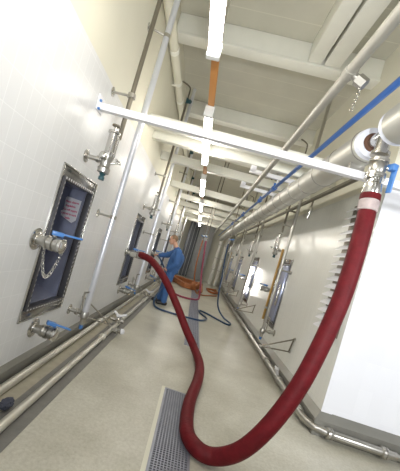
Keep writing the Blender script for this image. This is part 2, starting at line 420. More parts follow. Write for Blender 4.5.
B().box(1.575, 1.625, YC+.2, 17, 2.91, 2.95).put('channel', M['dark'], t)
for y in (3.7, 6.4, 9.4, 12.4, 15.4): B().box(1.6, XR+.012, y, y+.04, 2.955, 2.985).box(1.575, 1.625, y, y+.04, 2.945, 2.985).put('bracket', M['dark'], t)
# rail's own near end carried by an upright bracket, small nozzle hanging below it
t = thing('hanging_nozzle', 'small steel spray nozzle hanging below the dark rail on right', 'nozzle', (1.6, 4.95, 2.6))
B().rod((1.6, 4.95, 2.91), (1.6, 4.95, 2.80), .014).put('stem', M['dark'], t)
B().lathe((1.6, 4.95, 2.80), (-.05, 0, -1), [(0, .02), (.03, .034), (.10, .034), (.12, .026), (.19, .03), (.22, .018)], 16).put('nozzle_body', M['steel'], t)
# low crossbeams between the walls, and the hangers they carry
c0 = None
CB = [4.22, 4.74, 5.78, 8.1, 9.6, 11.1, 12.6, 14.1, 15.6]
CN = ['nearest low cream crossbeam, just past the white steel bar', 'second low cream crossbeam, carrying the first pipe hanger', 'third low cream crossbeam, carrying the second pipe hanger', 'fourth low cream crossbeam above the corridor',
      'fifth low cream crossbeam above the corridor', 'sixth low cream crossbeam above the corridor', 'seventh low cream crossbeam above the corridor', 'eighth low cream crossbeam above the corridor', 'farthest low cream crossbeam above the corridor']
for k, y in enumerate(CB):
    if c0 is None:
        c0 = thing('crossbeam', CN[k], 'beam', (.26, y, 3.24), 'low crossbeams over the corridor')
        B().box(XL-.012, XR+.012, y, y+.07, 3.15, 3.31, .005).put('web', M['beam'], c0)
        B().box(XL-.012, XR+.012, y-.03, y+.10, 3.14, 3.155, .003).put('bottom_flange', M['beam'], c0)
    else: dup(c0, (0, y-CB[0], 0), CN[k])
for k, y in enumerate((4.775, 5.815)):
    lab = ['white bracket hanger holding the overhead pipes, nearer one', 'white bracket hanger holding the overhead pipes, farther one'][k]
    if k == 0:
        h0 = thing('pipe_hanger', lab, 'hanger', (.75, y, 3.1), 'hangers under the low crossbeams')
        B().box(.44, .53, y-.03, y+.03, 3.03, 3.142, .004).put('post', M['white'], h0)
        B().box(.44, 1.30, y-.03, y+.03, 3.02, 3.085, .004).put('arm', M['white'], h0)
        for xx, zb in ((GX, GZ+GR-.003), (PX, PZ+.022), (1.107, 2.762+.134)): B().rod((xx, y, zb), (xx, y, 3.03), .011).put('rod', M['white'], h0)
    else: dup(h0, (0, 1.04, 0), lab)
# pipe high on the left wall
t = thing('vent_pipe', 'thick cream pipe with collars, running high along left wall', 'pipe', (-1.17, 8, 4.29))
B().rod((-1.17, -1, 4.29), (-1.17, 17.2, 4.29), .070, seg=20).put('pipe_run', M['cream'], t)
for y in (3.0, 4.2, 5.0, 5.6, 7.0, 9.4): B().rod((-1.17, y-.04, 4.29), (-1.17, y+.04, 4.29), .077, seg=20).put('collar', M['beam'], t)
for y in (2.2, 5.0, 8.0, 11., 14.): B().box(XL-.012, -1.13, y-.02, y+.02, 4.209, 4.222).put('bracket', M['beam'], t)

# ------------------------------------------------------------------ bay equipment on both walls
def hatch(s, y, label):
    """s=-1: left wall, +1: right wall; y is the near edge"""
    X = XL if s < 0 else XR
    g = lambda d, a: X+s*d        # d into the wall
    t = thing('manway_hatch', label, 'hatch', (X, y+HW/2, HZ0), 'tank hatches in the %s wall' % ('left' if s < 0 else 'right'))
    def bx(d0, d1, ya, yb, za, zb, bev=.004): 
        xs = sorted((X+s*d0, X+s*d1)); return (xs[0], xs[1], ya, yb, za, zb, bev)
    y1 = y+HW; fr = B()
    for a in ((y, y+.012, HZ0, HZ1), (y1-.012, y1, HZ0, HZ1), (y, y1, HZ0, HZ0+.012), (y, y1, HZ1-.012, HZ1)): fr.box(*bx(-.014, .05, *a, .002))
    f = fr.put('frame', M['steel'], t)
    fr = B(); a0, a1, c0, c1 = y+.05, y1-.05, HZ0+.095, HZ1-.10
    for a in ((y+.011, a0, HZ0+.011, HZ1-.011), (a1, y1-.011, HZ0+.011, HZ1-.011), (a0, a1, HZ0+.011, c0), (a0, a1, c1, HZ1-.011)): fr.box(*bx(-.004, .05, *a, .001))
    fr.put('face_plate', M['mirror'], f)
    fr = B()
    for a in ((a0, a0+.028, c0, c1), (a1-.028, a1, c0, c1), (a0+.028, a1-.028, c0, c0+.028), (a0+.028, a1-.028, c1-.028, c1)): fr.box(*bx(-.02, .045, *a, .003))
    fr.put('gasket_ring', M['gasket'], f)
    if s > 0:      # right wall: dished door, shut
        b = B().box(*bx(-.055, .05, a0+.03, a1-.03, c0+.03, c1-.03, .045)); b.put('door_leaf', M['door'], t)
        d = B().box(*bx(-.085, -.05, a0+.05, a0+.075, .98, 1.4, .006)); d.put('door_handle', M['steel'], t)
        return t
    # splayed steel chamber behind the opening
    D = .62; o0, o1, q0, q1 = a0+.02, a1-.02, c0+.02, c1-.02
    ys = [(o0, o1), (o0-.05, o1+.37)]
    F = [V((X+s*.05, yy, zz)) for yy in ys[0] for zz in (q0, q1)]; K = [V((X+s*D, yy, zz)) for yy in ys[1] for zz in (q0, q1+.02)]
    B().faces(F+K, [(4, 5, 7, 6), (0, 1, 5, 4), (2, 6, 7, 3), (1, 3, 7, 5), (0, 4, 6, 2)]).put('chamber', M['blued'], t, smooth=False)
    return t
lnames = ['nearest', 'second', 'third', 'fourth', 'farthest']
ho = None
for k in range(5):
    lab = ['steel hatch in left wall nearest the camera, red lettered notice inside', 'second steel hatch in left wall, behind the red hose coupling',
           'third steel hatch in left wall, beside the man in blue', 'fourth steel hatch along the left wall', 'farthest steel hatch along the left wall'][k]
    if ho is None: ho = hatch(-1, HL[0], lab)
    else: dup(ho, (0, PER*k, 0), lab)
rnames = ['nearest', 'second', 'third', 'farthest']
ho2 = None
for k in range(4):
    lab = f'{rnames[k]} steel hatch in the right wall, counted from the camera'
    if ho2 is None: ho2 = hatch(1, HR[0], lab)
    else: dup(ho2, (0, PER*k, 0), lab)

# notice on the far side of the first hatch chamber
Xw = XL-.05; yw = HL[0]+HW-.075; sl = (.37)/(.57)   # splayed side: dy per unit of depth
def onside(d, z, out=.004): return V((Xw-d, yw+sl*d-out, z))
t = thing('notice', 'white notice with red lettering stuck inside the nearest left hatch', 'sign', onside(.15, 1.62))
e1 = (onside(0, 1)-onside(.1, 1)).normalized(); nrm = V((-e1.y, e1.x, 0));
if nrm.y > 0: nrm = -nrm
cn = onside(.165, 1.575, .003)
b = B(); q = [(-.15, -.09), (.09, -.14), (.155, -.10), (.16, .115), (-.13, .135), (-.15, .115), (-.13, -.02), (-.175, -.04)]
b.prism(q, lambda u, w: cn+e1*u+V((0, 0, w)), lambda u, w: cn+e1*u+V((0, 0, w))+nrm*.002)
b.put('paper', M['paper'], t, smooth=False)
def text_mesh(txt, size):
    cu = bpy.data.curves.new('t', 'FONT'); cu.body = txt; cu.size = size; cu.align_x = 'CENTER'; cu.extrude = .0006; cu.resolution_u = 2; cu.offset = .0008
    o = bpy.data.objects.new('t', cu); COL.objects.link(o); bpy.context.view_layer.update()
    me = bpy.data.meshes.new_from_object(o.evaluated_get(bpy.context.evaluated_depsgraph_get()))
    bpy.data.objects.remove(o); bpy.data.curves.remove(cu); return me
for k, (tx, w) in enumerate((('Please observe', 0), ('Regulations', -.01), ('You will require', -.002), ('a permit to work', -.005), ('inside', -.01))):
    me = text_mesh(tx, .034); bm = bmesh.new(); bm.from_mesh(me); bpy.data.meshes.remove(me)
    for v in bm.verts: v.co = cn+e1*(v.co.x*1.25+w)+V((0, 0, .07-.045*k+v.co.y))+nrm*(.0028+v.co.z)
    bb = B(); bb.bm.free(); bb.bm = bm; bb.put('lettering', M['ink'], t, smooth=False)

def lever_valve(s, y, z, label, reach=.24, chain=False, lev=(0, 1), group='lever valves', closed=True, up=0):
    """valve standing straight out from the wall"""
    X = XL if s < 0 else XR; n = V((-s, 0, 0)); p = V((X, y, z))
    t = thing('lever_valve', label, 'valve', (X, y, z), group)
    B().lathe(p, n, [(-.004, .088), (.006, .09), (.012, .08), (.014, .05), (.02, .048)], 28).put('wall_flange', M['steel'], t)
    B().lathe(p, n, [(.012, .040), (.085, .040)], 22).put('stub', M['brushed'], t)
    B().lathe(p, n, [(.08, .052), (.10, .057), (.105, .05), (.12, .046), (.125, .060), (.15, .060), (.155, .046), (.17, .046), (.175, .058), (.2, .058)], 24).put('body', M['brushed'], t)
    B().lathe(p, n, [(.2, .05), (.205, .063), (.225, .063), (.235, .05), (reach, .02)], 24).put('end_cap', M['steel'], t)
    st = p+n*.138
    B().rod(st, st+V((0, 0, .085)), .016).put('stem', M['steel'], t)
    d = (V((0, lev[0], 0))+n*lev[1]+V((0, 0, up))).normalized(); sd = V((0, 0, 1)).cross(d).normalized(); upv = d.cross(sd)
    B().obox(st+V((0, 0, .085))+d*.02, d, sd, upv, .09, .05, .034, .006).obox(st+V((0, 0, .09))+d*.13, d, sd, upv, .17, .028, .016, .005).put('lever', M['lever'], t)
    if chain:
        b = B(); A = p+n*.09+V((0, -.01, -.055)); E = p+n*.225+V((0, .01, -.06)); N = 26
        for k in range(N):
            u = k/(N-1); q = A.lerp(E, u)+V((0, 0, -.21*4*u*(1-u))) ; b.ring(q, (0, 1, 0) if k % 2 else (.7, 0, .7), .011, .0032, 10, 5)
        b.put('chain', M['steel'], t)
    return t
def wall_clamp(t, X, s, y, z, px, py):
    n = V((-s, 0, 0)); p = V((X, y, z))
    o = B().lathe(p, n, [(-.004, .046), (.006, .046), (.008, .02), (.012, .02)], 18).put('wall_flange', M['steel'], t)
    e = V((px, py, z)); d = (e-p).normalized()
    B().rod(p+n*.008, e, .012).put('arm', M['brushed'], o)
    B().rod(e-V((0, 0, .02)), e+V((0, 0, .02)), .040, seg=16).put('pipe_collar', M['brushed'], o)

def bay_parts(s, y, sm):
    """y = near edge of the bay's hatch. Mirrored along the hall on the right wall."""
    X = XL if s < 0 else XR; o = []
    dr = (lambda a: y+a) if s < 0 else (lambda a: y+HW-a)
    return dr
def riser(s, ys, px, z0, z1, rad, m, label, clamps, tipped):
    X = XL if s < 0 else XR
    t = thing('riser_pipe', label, 'pipe', (px, ys, z0), 'riser pipes on the %s wall' % ('left' if s < 0 else 'right'))
    B().rod((px, ys, z0), (px, ys, z1), rad, seg=18).put('pipe_run', m, t)
    for (cy, cz) in clamps: wall_clamp(t, X if cz < ZT else X+s*.012, s, cy, cz, px, ys)
    if tipped:      # hooked vent with a dark stop valve at the top
        B().tube(spline([(px, ys, z1-.01), (px, ys, z1+.22), (px-.02, ys-.01, z1+.30), (px-.10, ys-.05, z1+.33), (px-.18, ys-.1, z1+.33)], 6), .014, 10).put('vent_hook', M['dark'], t)
        v = B().ball((px+.05, ys, z1+.03), .05, (1, .8, .9)).rod((px, ys, z1+.03), (px+.05, ys, z1+.03), .02).rod((px, ys, z1-.03), (px, ys, z1+.08), .024).put('stop_valve', M['teal'], t)
    return t
def instrument(s, y, z, label):
    """sight-glass sampler: flanged arm, upright cylinder with a top knob, little hand wheel"""
    X = XL if s < 0 else XR; n = V((-s, 0, 0)); p = V((X, y, z)); c = p+n*.2
    t = thing('sampling_valve', label, 'valve', (X, y, z), 'sampling valves on the %s wall' % ('left' if s < 0 else 'right'))
    B().lathe(p, n, [(-.004, .06), (.007, .06), (.01, .03), (.02, .02)], 22).put('wall_flange', M['steel'], t)
    B().rod(p+n*.01, c, .021).rod(p+n*.11, p+n*.135, .032).put('arm', M['brushed'], t)
    B().lathe(c+V((0, 0, -.12)), (0, 0, 1), [(0, .03), (.01, .055), (.05, .060), (.07, .045), (.13, .048), (.15, .06), (.17, .06)], 22).put('valve_body', M['brushed'], t)
    cyl = B().lathe(c+V((0, 0, .05)), (0, 0, 1), [(0, .048), (.03, .05), (.035, .043), (.21, .043), (.215, .056), (.235, .056), (.24, .02), (.28, .016)], 22).put('cylinder', M['steel'], t)
    B().lathe(c+V((0, 0, .33)), (0, 0, 1), [(0, .02), (.005, .038), (.018, .038), (.022, .02)], 12).put('knob', M['dark'], cyl)
    B().rod(c+V((0, 0, 0)), c+V((0, -.11, .02)), .016).ball(c+V((0, -.11, .02)), .038, (1, .6, 1)).put('side_port', M['steel'], t)
    B().rod(c+V((0, 0, -.02)), c+n*.12+V((0, .04, .03)), .013).rod(c+n*.1+V((0, -.03, .03)), c+n*.1+V((0, .1, .03)), .011).put('handle', M['steel'], t)
    B().rod(c+n*.055+V((0, 0, .04)), c+n*.055+V((0, 0, .24)), .010).put('gauge_tube', M['steel'], t)
    B().lathe(c+V((0, 0, -.12)), (0, 0, -1), [(0, .03), (.02, .02), (.03, .028), (.06, .028)], 14).put('drain_plug', M['teal'], t)
    return t
def foot_valve(s, y, z, px, label):
    """valve cluster under the riser, with a small upright lever"""
    X = XL if s < 0 else XR; n = V((-s, 0, 0)); p = V((X, y, z)); c = V((px, y, z))
    t = thing('foot_valve', label, 'valve', (X, y, z), 'foot valves on the %s wall' % ('left' if s < 0 else 'right'))
    B().lathe(p, n, [(-.004, .06), (.007, .06), (.01, .025), (.02, .02)], 20).put('wall_flange', M['steel'], t)
    B().rod(p+n*.01, c, .024).rod(p+n*.08, p+n*.11, .04).put('arm', M['brushed'], t)
    B().lathe(c+V((0, 0, .03)), (0, 0, -1), [(0, .04), (.02, .05), (.07, .05), (.09, .034), (.16, .03)], 18).put('valve_body', M['brushed'], t)
    B().rod(c+n*-.05+V((0, -.02, 0)), c+n*-.05+V((0, -.06, .26)), .011).rod(c+n*-.05+V((0, -.055, .25)), c+n*.0+V((0, -.055, .27)), .012).put('hand_lever', M['steel'], t)
    B().lathe(c+V((0, 0, -.13)), (0, 0, -1), [(0, .026), (.05, .02)], 12).put('plug', M['lever'], t)
    return t
def rest(s, y, apex, zs, label):
    """V of two thin rods from the wall to a point out over the gutter"""
    X = XL if s < 0 else XR; t = thing('rod_bracket', label, 'bracket', (X, y, zs[1]), 'rod brackets on the %s wall' % ('left' if s < 0 else 'right'))
    A = V((apex[0], y+apex[1], apex[2]))
    for z, dy in ((zs[0], 0), (zs[1], .06)):
        q = V((X, y+dy, z)); B().rod(q, A, .010).put('rod', M['dark'] if s > 0 else M['brushed'], t)
        B().lathe(q, (-s, 0, 0), [(0, .022), (.02, .018)], 10).put('foot', M['brushed'], t)
    B().rod((X-s*.02, y, zs[0]), (X-s*.02, y+.06, zs[1]), .011).put('upright', M['dark'] if s > 0 else M['brushed'], t)
    B().lathe(A-V((0, .03, 0)), (0, 1, 0), [(0, .02), (.06, .02)], 10).put('tip', M['brushed'], t)
    return t

# left wall
near = ['near hatch', 'second hatch', 'third hatch', 'fourth hatch', 'farthest hatch']
def rep(first, n, labels, off=PER):
    for k in range(1, n): dup(first, (0, off*k, 0), labels[k])
y = HL[0]
lever_valve(-1, y-.075, 1.255, 'lever valve with hanging chain at left edge of the nearest left hatch', chain=True, lev=(.55, .8), group='valves beside the left hatches')
q = lever_valve(-1, HL[1]-.0, 1.175, 'lever valve joined to the red hose beside second left hatch', reach=.242, lev=(.5, .8), group='valves beside the left hatches')
for k in range(2, 5): dup(q, (0, PER*(k-1), 0), f'lever valve at near edge of the {lnames[k]} left hatch')
lab = [f'low lever valve below the {a} left hatch' for a in lnames]
rep(lever_valve(-1, y+.30, .425, lab[0], lev=(.6, .75), group='valves below the left hatches', up=-.25), 5, lab)
lab = [f'sampling valve with upright steel cylinder above the {a} left hatch' for a in lnames]
rep(instrument(-1, y+.34, 2.085, lab[0]), 5, lab)
lab = [f'thin dark riser pipe behind the {a} left sampling valve' for a in lnames]
rep(riser(-1, y+.49, -1.05, 2.36, 4.33, .0225, M['dark'], lab[0], [(y+.50, 2.80)], True), 5, lab)
lab = [f'thick silver riser pipe just past the {a} left hatch' for a in lnames]
rep(riser(-1, y+1.03, -1.055, .488, ZC, .036, M['slick'], lab[0], [(y+1.03, 1.63), (y+.95, 3.83)], False), 5, lab)
lab = [f'foot valve under the silver riser past the {a} left hatch' for a in lnames]
rep(foot_valve(-1, y+1.03, .46, -1.055, lab[0]), 5, lab)
lab = [f'two-rod bracket low on left wall past the {a} left hatch' for a in lnames]
rep(rest(-1, y+1.36, (-.90, .47, .17), (.57, .30), lab[0]), 4, lab)

# right wall
y = HR[0]
lab = [f'lever valve past the far edge of {a} right hatch' for a in rnames]
rep(lever_valve(1, y+.86, 1.19, lab[0], lev=(-.5, .8), group='valves beside the right hatches'), 4, lab)
lab = [f'sampling valve with upright steel cylinder above the {a} right hatch' for a in rnames]
rep(instrument(1, y+.70, 2.07, lab[0]), 4, lab)
lab = [f'silver riser pipe in front of the {a} right hatch' for a in rnames]
rep(riser(1, y-.11, 1.56, .528, ZC, .029, M['brushed'], lab[0], [(y-.06, 1.66), (y-.1, 3.4)], False), 4, lab)
lab = [f'brown riser pipe close behind the silver one at {a} right hatch' for a in rnames]
rep(riser(1, y+.42, 1.65, .62, 2.09, .024, M['brown'], lab[0], [(y+.42, .86)], False), 4, lab)
lab = [f'thin dark riser with hooked top above the {a} right hatch' for a in rnames]
rep(riser(1, y+.70, 1.60, 2.45, 4.1, .02, M['dark'], lab[0], [(y+.70, 2.62)], True), 4, lab)
lab = [f'foot valve under the silver riser at {a} right hatch' for a in rnames]
rep(foot_valve(1, y-.11, .5, 1.56, lab[0]), 4, lab)
lab = [f'two-rod bracket low on right wall before the {a} right hatch' for a in rnames]
rep(rest(1, y-1.1, (1.32, .05, .42), (.69, .47), lab[0]), 4, lab)

# glowing tube added to make the bright glare on the second right hatch
yy = HR[1]+.27
t = thing('glare_tube', 'glowing upright tube added for the glare at the second right hatch', 'lamp', (1.64, yy, .72))
B().lathe((1.64, yy, .78), (0, 0, 1), [(0, .03), (.01, .034), (.82, .034), (.83, .03)], 16).put('glowing_tube', M['tube'], t)
for z in (.73, 1.60): B().lathe((1.64, yy, z), (0, 0, 1), [(0, .03), (.01, .05), (.05, .05), (.06, .035)], 16).put('end_cap', M['black'], t)
B().tube(spline([(1.64, yy, 1.65), (1.64, yy, 1.74), (1.69, yy, 1.79), (1.757, yy, 1.76), (1.757, yy, 1.70)], 6), .007, 8).put('hook', M['steel'], t)

# louvred vent on the right wall near the corner
t = thing('louvre_vent', 'tall louvred vent with white fins on right wall behind red hose', 'vent', (XR, 3.75, 1.05))
y0, y1 = 3.40, 3.86
B().box(XR-.012, XR, y0, y1, 1.03, 2.66).put('back_plate', M['dark'], t)
for k in range(16):
    z = 1.06+.1*k
    B().prism([(0, .075), (-.008, .075), (-.085, .012), (-.085, 0), (-.077, 0), (0, .062)], lambda u, w: V((XR-.01+u, y0, z+w)), lambda u, w: V((XR-.01+u, y1, z+w))).put('fin', M['white'], t, smooth=False)

# ------------------------------------------------------------------ pipes on the floor
def floor_pipe(name, label, pts, r, joints, m='brushed'):
    t = thing(name, label, 'pipe', pts[0])
    B().tube(pts, r, 18).put('pipe_run', M[m], t)
    for p, d in joints:
        p, d = V(p), V(d).normalized()
        B().lathe(p-d*.035, d, [(0, r+.004), (.01, r+.016), (.03, r+.018), (.032, r+.012), (.038, r+.012), (.04, r+.018), (.06, r+.016), (.07, r+.004)], 18).put('union', M[m], t)
    return t
floor_pipe('drain_pipe', 'steel pipe in the left gutter close to the wall', [(-1.165, -1.5, .05), (-1.165, 17, .05)], .036, [((-1.165, yy, .05), (0, 1, 0)) for yy in (4.5, 7.4, 10.4)], 'gpipe')
floor_pipe('drain_pipe', 'steel pipe along the outer edge of the left gutter', [(-.915, -1.5, .045), (-.915, 17, .045)], .033, [((-.915, yy, .045), (0, 1, 0)) for yy in (3.9, 7.0, 9.9)], 'gpipe')
el = [(1.65, 16.5, .085), (1.65, 3.42, .085)]+[(1.65+.13*(1-math.cos(a)), 3.42-.2*math.sin(a)-.0, .085) for a in [R(q) for q in (10, 20, 30, 40, 50, 60, 70, 80, 90)]]+[(1.85, 3.18, .085), (2.54, 3.16, .085)]
t = floor_pipe('return_pipe', 'steel pipe along right kerb turning the corner by the white wall', el, .042,
           [((1.65, 4.3, .085), (0, 1, 0)), ((1.65, 3.52, .085), (0, 1, 0)), ((1.86, 3.18, .085), (1, 0, 0)), ((2.42, 3.163, .085), (1, -.03, 0))]+[((1.65, yy, .085), (0, 1, 0)) for yy in (5.1, 6.6, 8.2, 10.5)])
B().lathe((2.53, 3.16, .085), (1, -.03, 0), [(0, .042), (.03, .03), (.9, .03)], 16).put('reduced_end', M['brushed'], t)
b = B().rod((1.65, 4.42, .1), (1.62, 4.42, .19), .022).ball((1.615, 4.42, .2), .034).rod((1.615, 4.38, .2), (1.60, 4.47, .22), .014)
b.put('drain_cock', M['white'], t)
lab = ['star-handled drain valve on gutter pipe just past the first rod bracket', 'star-handled drain valve on gutter pipe past the second rod bracket', 'star-handled drain valve far along the left gutter']
def star(y, label):
    t = thing('drain_valve', label, 'valve', (-.915, y, .08), 'drain valves along the left gutter'); c = V((-.915, y, .13))
    B().lathe((-.915, y, .07), (0, 0, 1), [(0, .034), (.03, .045), (.07, .045), (.09, .025)], 16).rod(c+V((-.13, 0, -.02)), c+V((.10, 0, -.02)), .026).put('valve_body', M['steel'], t)
    h = B().ball(c+V((0, 0, .06)), .035, (1, 1, .7))
    for k in range(3):
        a = 2*PI*k/3+.5; h.rod(c+V((0, 0, .055)), c+V((.12*math.cos(a), .12*math.sin(a), .09)), .016, .02)
    h.put('star_handle', M['white'], t); return t
a = star(4.62, lab[0]); dup(a, (0, 2.93, 0), lab[1]); dup(a, (0, 5.86, 0), lab[2])
t = thing('hose_connector', 'white capped connector standing out from the outer gutter pipe', 'valve', (-.88, 4.25, .045))
B().lathe((-.885, 4.25, .06), (1, -.25, .25), [(0, .03), (.05, .03), (.052, .046), (.09, .046), (.1, .034), (.13, .034), (.135, .045), (.16, .045)], 18).put('coupling', M['steel'], t)
B().lathe((-.735, 4.21, .095), (1, -.25, .25), [(0, .04), (.03, .036), (.035, .02)], 16).put('cap', M['white'], t)
b = B(); b.ball((-1.03, 2.07, .045), .06, (.7, 1.1, .55), 3)
for v in b.bm.verts: v.co += V((random.uniform(-1, 1), random.uniform(-1, 1), random.uniform(-.6, .6)))*.008
tag(b.put('rag', M['rag']), 'crumpled dark rag lying between the two left gutter pipes', 'rag')

# drain grates
struct('trim_4', B().box(.045, .08, .8, 3.2, 0, .006), M['cream'])
def grate(x0, x1, y0, y1, label, n):
    t = thing('drain_grate', label, 'grate', ((x0+x1)/2, (y0+y1)/2, 0))
    B().box(x0-.012, x1+.012, y0-.012, y1+.012, .0005, .003).put('pit_bed', M['pit'], t)
    b = B().box(x0-.02, x0, y0-.02, y1+.02, 0, .014).box(x1, x1+.02, y0-.02, y1+.02, 0, .014).box(x0, x1, y0-.02, y0, 0, .014).box(x0, x1, y1, y1+.02, 0, .014)
    b.put('frame', M['grate'], t, smooth=False)
    b = B(); k = y0+.012
    while k < y1: b.box(x0, x1, k, k+.010, .004, .013); k += .024
    for i in range(1, n): xx = x0+(x1-x0)*i/n; b.box(xx-.004, xx+.004, y0, y1, .005, .0135)
    b.put('mesh', M['grate'], t, smooth=False)
grate(.10, .365, .9, 3.15, 'galvanised floor grate at the front, left of the red hose', 11)
grate(.235, .465, 4.86, 16.8, 'galvanised floor grate running away behind the red hose', 6)

# ------------------------------------------------------------------ other hoses
def hose(label, pts, r, m, name='hose', n=10):
    return tag(B().tube(spline(pts, n), r, 12).put(name, M[m]), label, 'hose')
hose('dark blue hose from the man\'s hands to floor, looping up to the overhead drop', [(-.99, 7.60, 1.17), (-.90, 7.47, 1.13), (-.76, 7.33, 1.0), (-.655, 7.27, .87), (-.60, 7.27, .70), (-.60, 7.25, .45), (-.68, 7.17, .2), (-.66, 6.98, .06), (-.52, 6.75, .027),
      (-.2, 6.70, .027), (.2, 6.75, .027), (.53, 6.88, .027), (.68, 7.30, .027), (.52, 7.75, .027), (.50, 8.05, .027), (.70, 7.95, .027), (1.02, 7.55, .027), (1.24, 7.35, .027), (1.32, 7.6, .03), (1.16, 7.95, .06), (.98, 8.15, .25), (.90, 8.25, .6), (.86, 8.32, 1.1), (.80, 8.35, 1.6), (.775, 8.35, 2.03)], .022, 'bluehose')
hose('burgundy hose hanging mid hall and trailing left across the floor', [(.17, 10, 2.02), (.21, 10, 1.7), (.30, 9.98, 1.1), (.42, 9.95, .5), (.48, 9.93, .15), (.45, 9.8, .045), (.25, 9.55, .03), (-.1, 9.45, .03), (-.45, 9.75, .03), (-.75, 10.2, .03)], .032, 'magenta')
hose('thin orange hose hanging beside the burgundy one', [(.06, 10.3, 2.02), (.06, 10.3, 1.6), (.09, 10.32, 1.0), (.20, 10.4, .5), (.36, 10.7, .15), (.62, 11.3, .03), (1.0, 11.9, .03), (1.3, 12.4, .03)], .025, 'orange')
# coil of orange-brown hose on the floor behind the man
pts = []
for k in range(34):
    a = 2*PI*k/11; rr = .56+.13*math.sin(k*1.7); pts.append((-.03+rr*1.1*math.cos(a), 13.0+rr*1.7*math.sin(a), .055+.075*(k//11)+.02*math.sin(k)))
pts += [(.62, 12.2, .06), (.5, 11.7, .05)]
hose('coiled orange-brown hose heaped on the floor behind the man', pts, .05, 'orange', n=6)
pts = [(.92, 13.9, .05), (1.0, 13.1, .05), (1.2, 12.9, .06), (1.42, 13.4, .06), (1.2, 14.0, .06), (1.0, 13.9, .06), (.95, 13.5, .10), (1.1, 13.2, .15), (1.3, 13.5, .15)]
hose('short orange-brown hose loop beside the coil, near right kerb', pts, .045, 'orange')
hose('yellow cable dangling by the end of the corner pipe', [(2.72, 3.05, .30), (2.66, 3.02, .15), (2.60, 3.0, .03), (2.66, 2.93, .012), (2.85, 2.9, .012)], .010, 'yellow', 'cable')['category'] = 'cable'
def drop(x, y, z, pipe_x, pz, label, hx):
    t = thing('hose_drop', label, 'valve', (x, y, z), None)
    B().rod((x, y, z+.05), (x, y, ZC), .013, seg=12).put('drop_pipe', M['dark'], t)
    B().lathe((x, y, z+.16), (0, 0, -1), [(0, .024), (.02, .04), (.08, .04), (.10, .03), (.16, .032)], 14).put('valve_body', M['brushed'], t)
    B().rod((x, y-.03, z+.1), (x+hx, y-.08, z+.14), .014, .018).put('lever', M['lever'], t); return t
drop(.775, 8.35, 2.05, GX, GZ-.03, 'drop pipe and valve feeding the dark blue hose', .12)
drop(.17, 10, 2.04, GX, GZ-.03, 'drop pipe and valve feeding the burgundy hose', -.1)
drop(.06, 10.3, 2.04, GX, GZ-.03, 'drop pipe and valve feeding the orange hose', -.1)

# ------------------------------------------------------------------ the man
def capsule(b, a, c, r0, r1, n=7):
    a, c = V(a), V(c); L = (c-a).length
    prof = []
    for k in range(n): th = PI/2*(1-k/(n-1)); prof.append((-r0*math.sin(th), max(r0*math.cos(th), .0006)))
    for k in range(n): th = PI/2*k/(n-1); prof.append((L+r1*math.sin(th), max(r1*math.cos(th), .0006)))
    b.lathe(a, c-a, prof, 16)
def fuse(b, name, m, vox, parent=None, it=6):
    """fuse overlapping volumes into one continuous skin"""
    me = bpy.data.meshes.new('t'); bmesh.ops.recalc_face_normals(b.bm, faces=b.bm.faces[:]); b.bm.to_mesh(me); b.bm.free()
    o = bpy.data.objects.new('t', me); COL.objects.link(o)
    r = o.modifiers.new('r', 'REMESH'); r.mode = 'VOXEL'; r.voxel_size = vox
    s = o.modifiers.new('s', 'SMOOTH'); s.factor = .5; s.iterations = it
    bpy.context.view_layer.update()
    e = bpy.data.meshes.new_from_object(o.evaluated_get(bpy.context.evaluated_depsgraph_get()))
    bpy.data.objects.remove(o); bpy.data.meshes.remove(me)
    out = B(); out.bm.from_mesh(e); bpy.data.meshes.remove(e)
    return out.put(name, m, parent)
PB = V((-.56, 7.5, 0))
hd = V((-.675, 7.47, 1.685))                                  # head centre
f = V((-.92, -.22, -.33)).normalized(); sdv = f.cross(V((0, 0, 1))).normalized(); uph = sdv.cross(f).normalized()
rotH = Mx((f, sdv, uph)).transposed()
J = dict(pel=V((-.50, 7.5, .96)), che=V((-.455, 7.5, 1.24)), nek=V((-.52, 7.495, 1.485)),
         sl=V((-.455, 7.31, 1.41)), el=V((-.42, 7.23, 1.12)), hl=V((-.60, 7.29, .915)),
         sr=V((-.52, 7.68, 1.41)), er=V((-.74, 7.69, 1.25)), hr=V((-.955, 7.60, 1.185)),
         pl=V((-.50, 7.41, .92)), kl=V((-.515, 7.38, .50)), al=V((-.47, 7.36, .09)),
         pr=V((-.50, 7.59, .92)), kr=V((-.60, 7.60, .50)), ar=V((-.62, 7.62, .09)))
b = B()
b.ball(hd+uph*.02, 1, (.098, .076, .10), 3, rotH)                # skull
b.ball(hd+f*.045-uph*.055, 1, (.062, .055, .068), 3, rotH)       # jaw
b.ball(hd+f*.082-uph*.105, 1, (.026, .03, .022), 2, rotH)        # chin
capsule(b, hd+f*.092+uph*.008, hd+f*.115-uph*.03, .011, .016)      # nose
b.ball(hd+f*.088+uph*.022, 1, (.018, .055, .012), 2, rotH)       # brow
b.ball(hd+f*.096-uph*.065, 1, (.014, .026, .012), 2, rotH)       # lips
for q in (-1, 1): b.ball(hd+sdv*.078*q-f*.008-uph*.012, 1, (.022, .012, .034), 2, rotH)   # ears
capsule(b, J['nek']-V((0, 0, .05)), hd-uph*.06-f*.02, .062, .056)
capsule(b, J['pel'], J['che'], .11, .12); capsule(b, J['che']+V((0, .08, 0)), J['che']+V((0, -.08, .03)), .10, .10); capsule(b, J['sl'], J['sr'], .065, .065)
def limb(b, pts, rs, add=0):
    for (p, q), (r0, r1) in zip(zip(pts, pts[1:]), zip(rs, rs[1:])): capsule(b, p, q, r0+add, r1+add)
limb(b, [J['sl'], J['el'], J['hl']], [.052, .042, .028]); limb(b, [J['sr'], J['er'], J['hr']], [.052, .042, .028])
limb(b, [J['pl'], J['kl'], J['al']], [.085, .058, .04]); limb(b, [J['pr'], J['kr'], J['ar']], [.085, .058, .04])
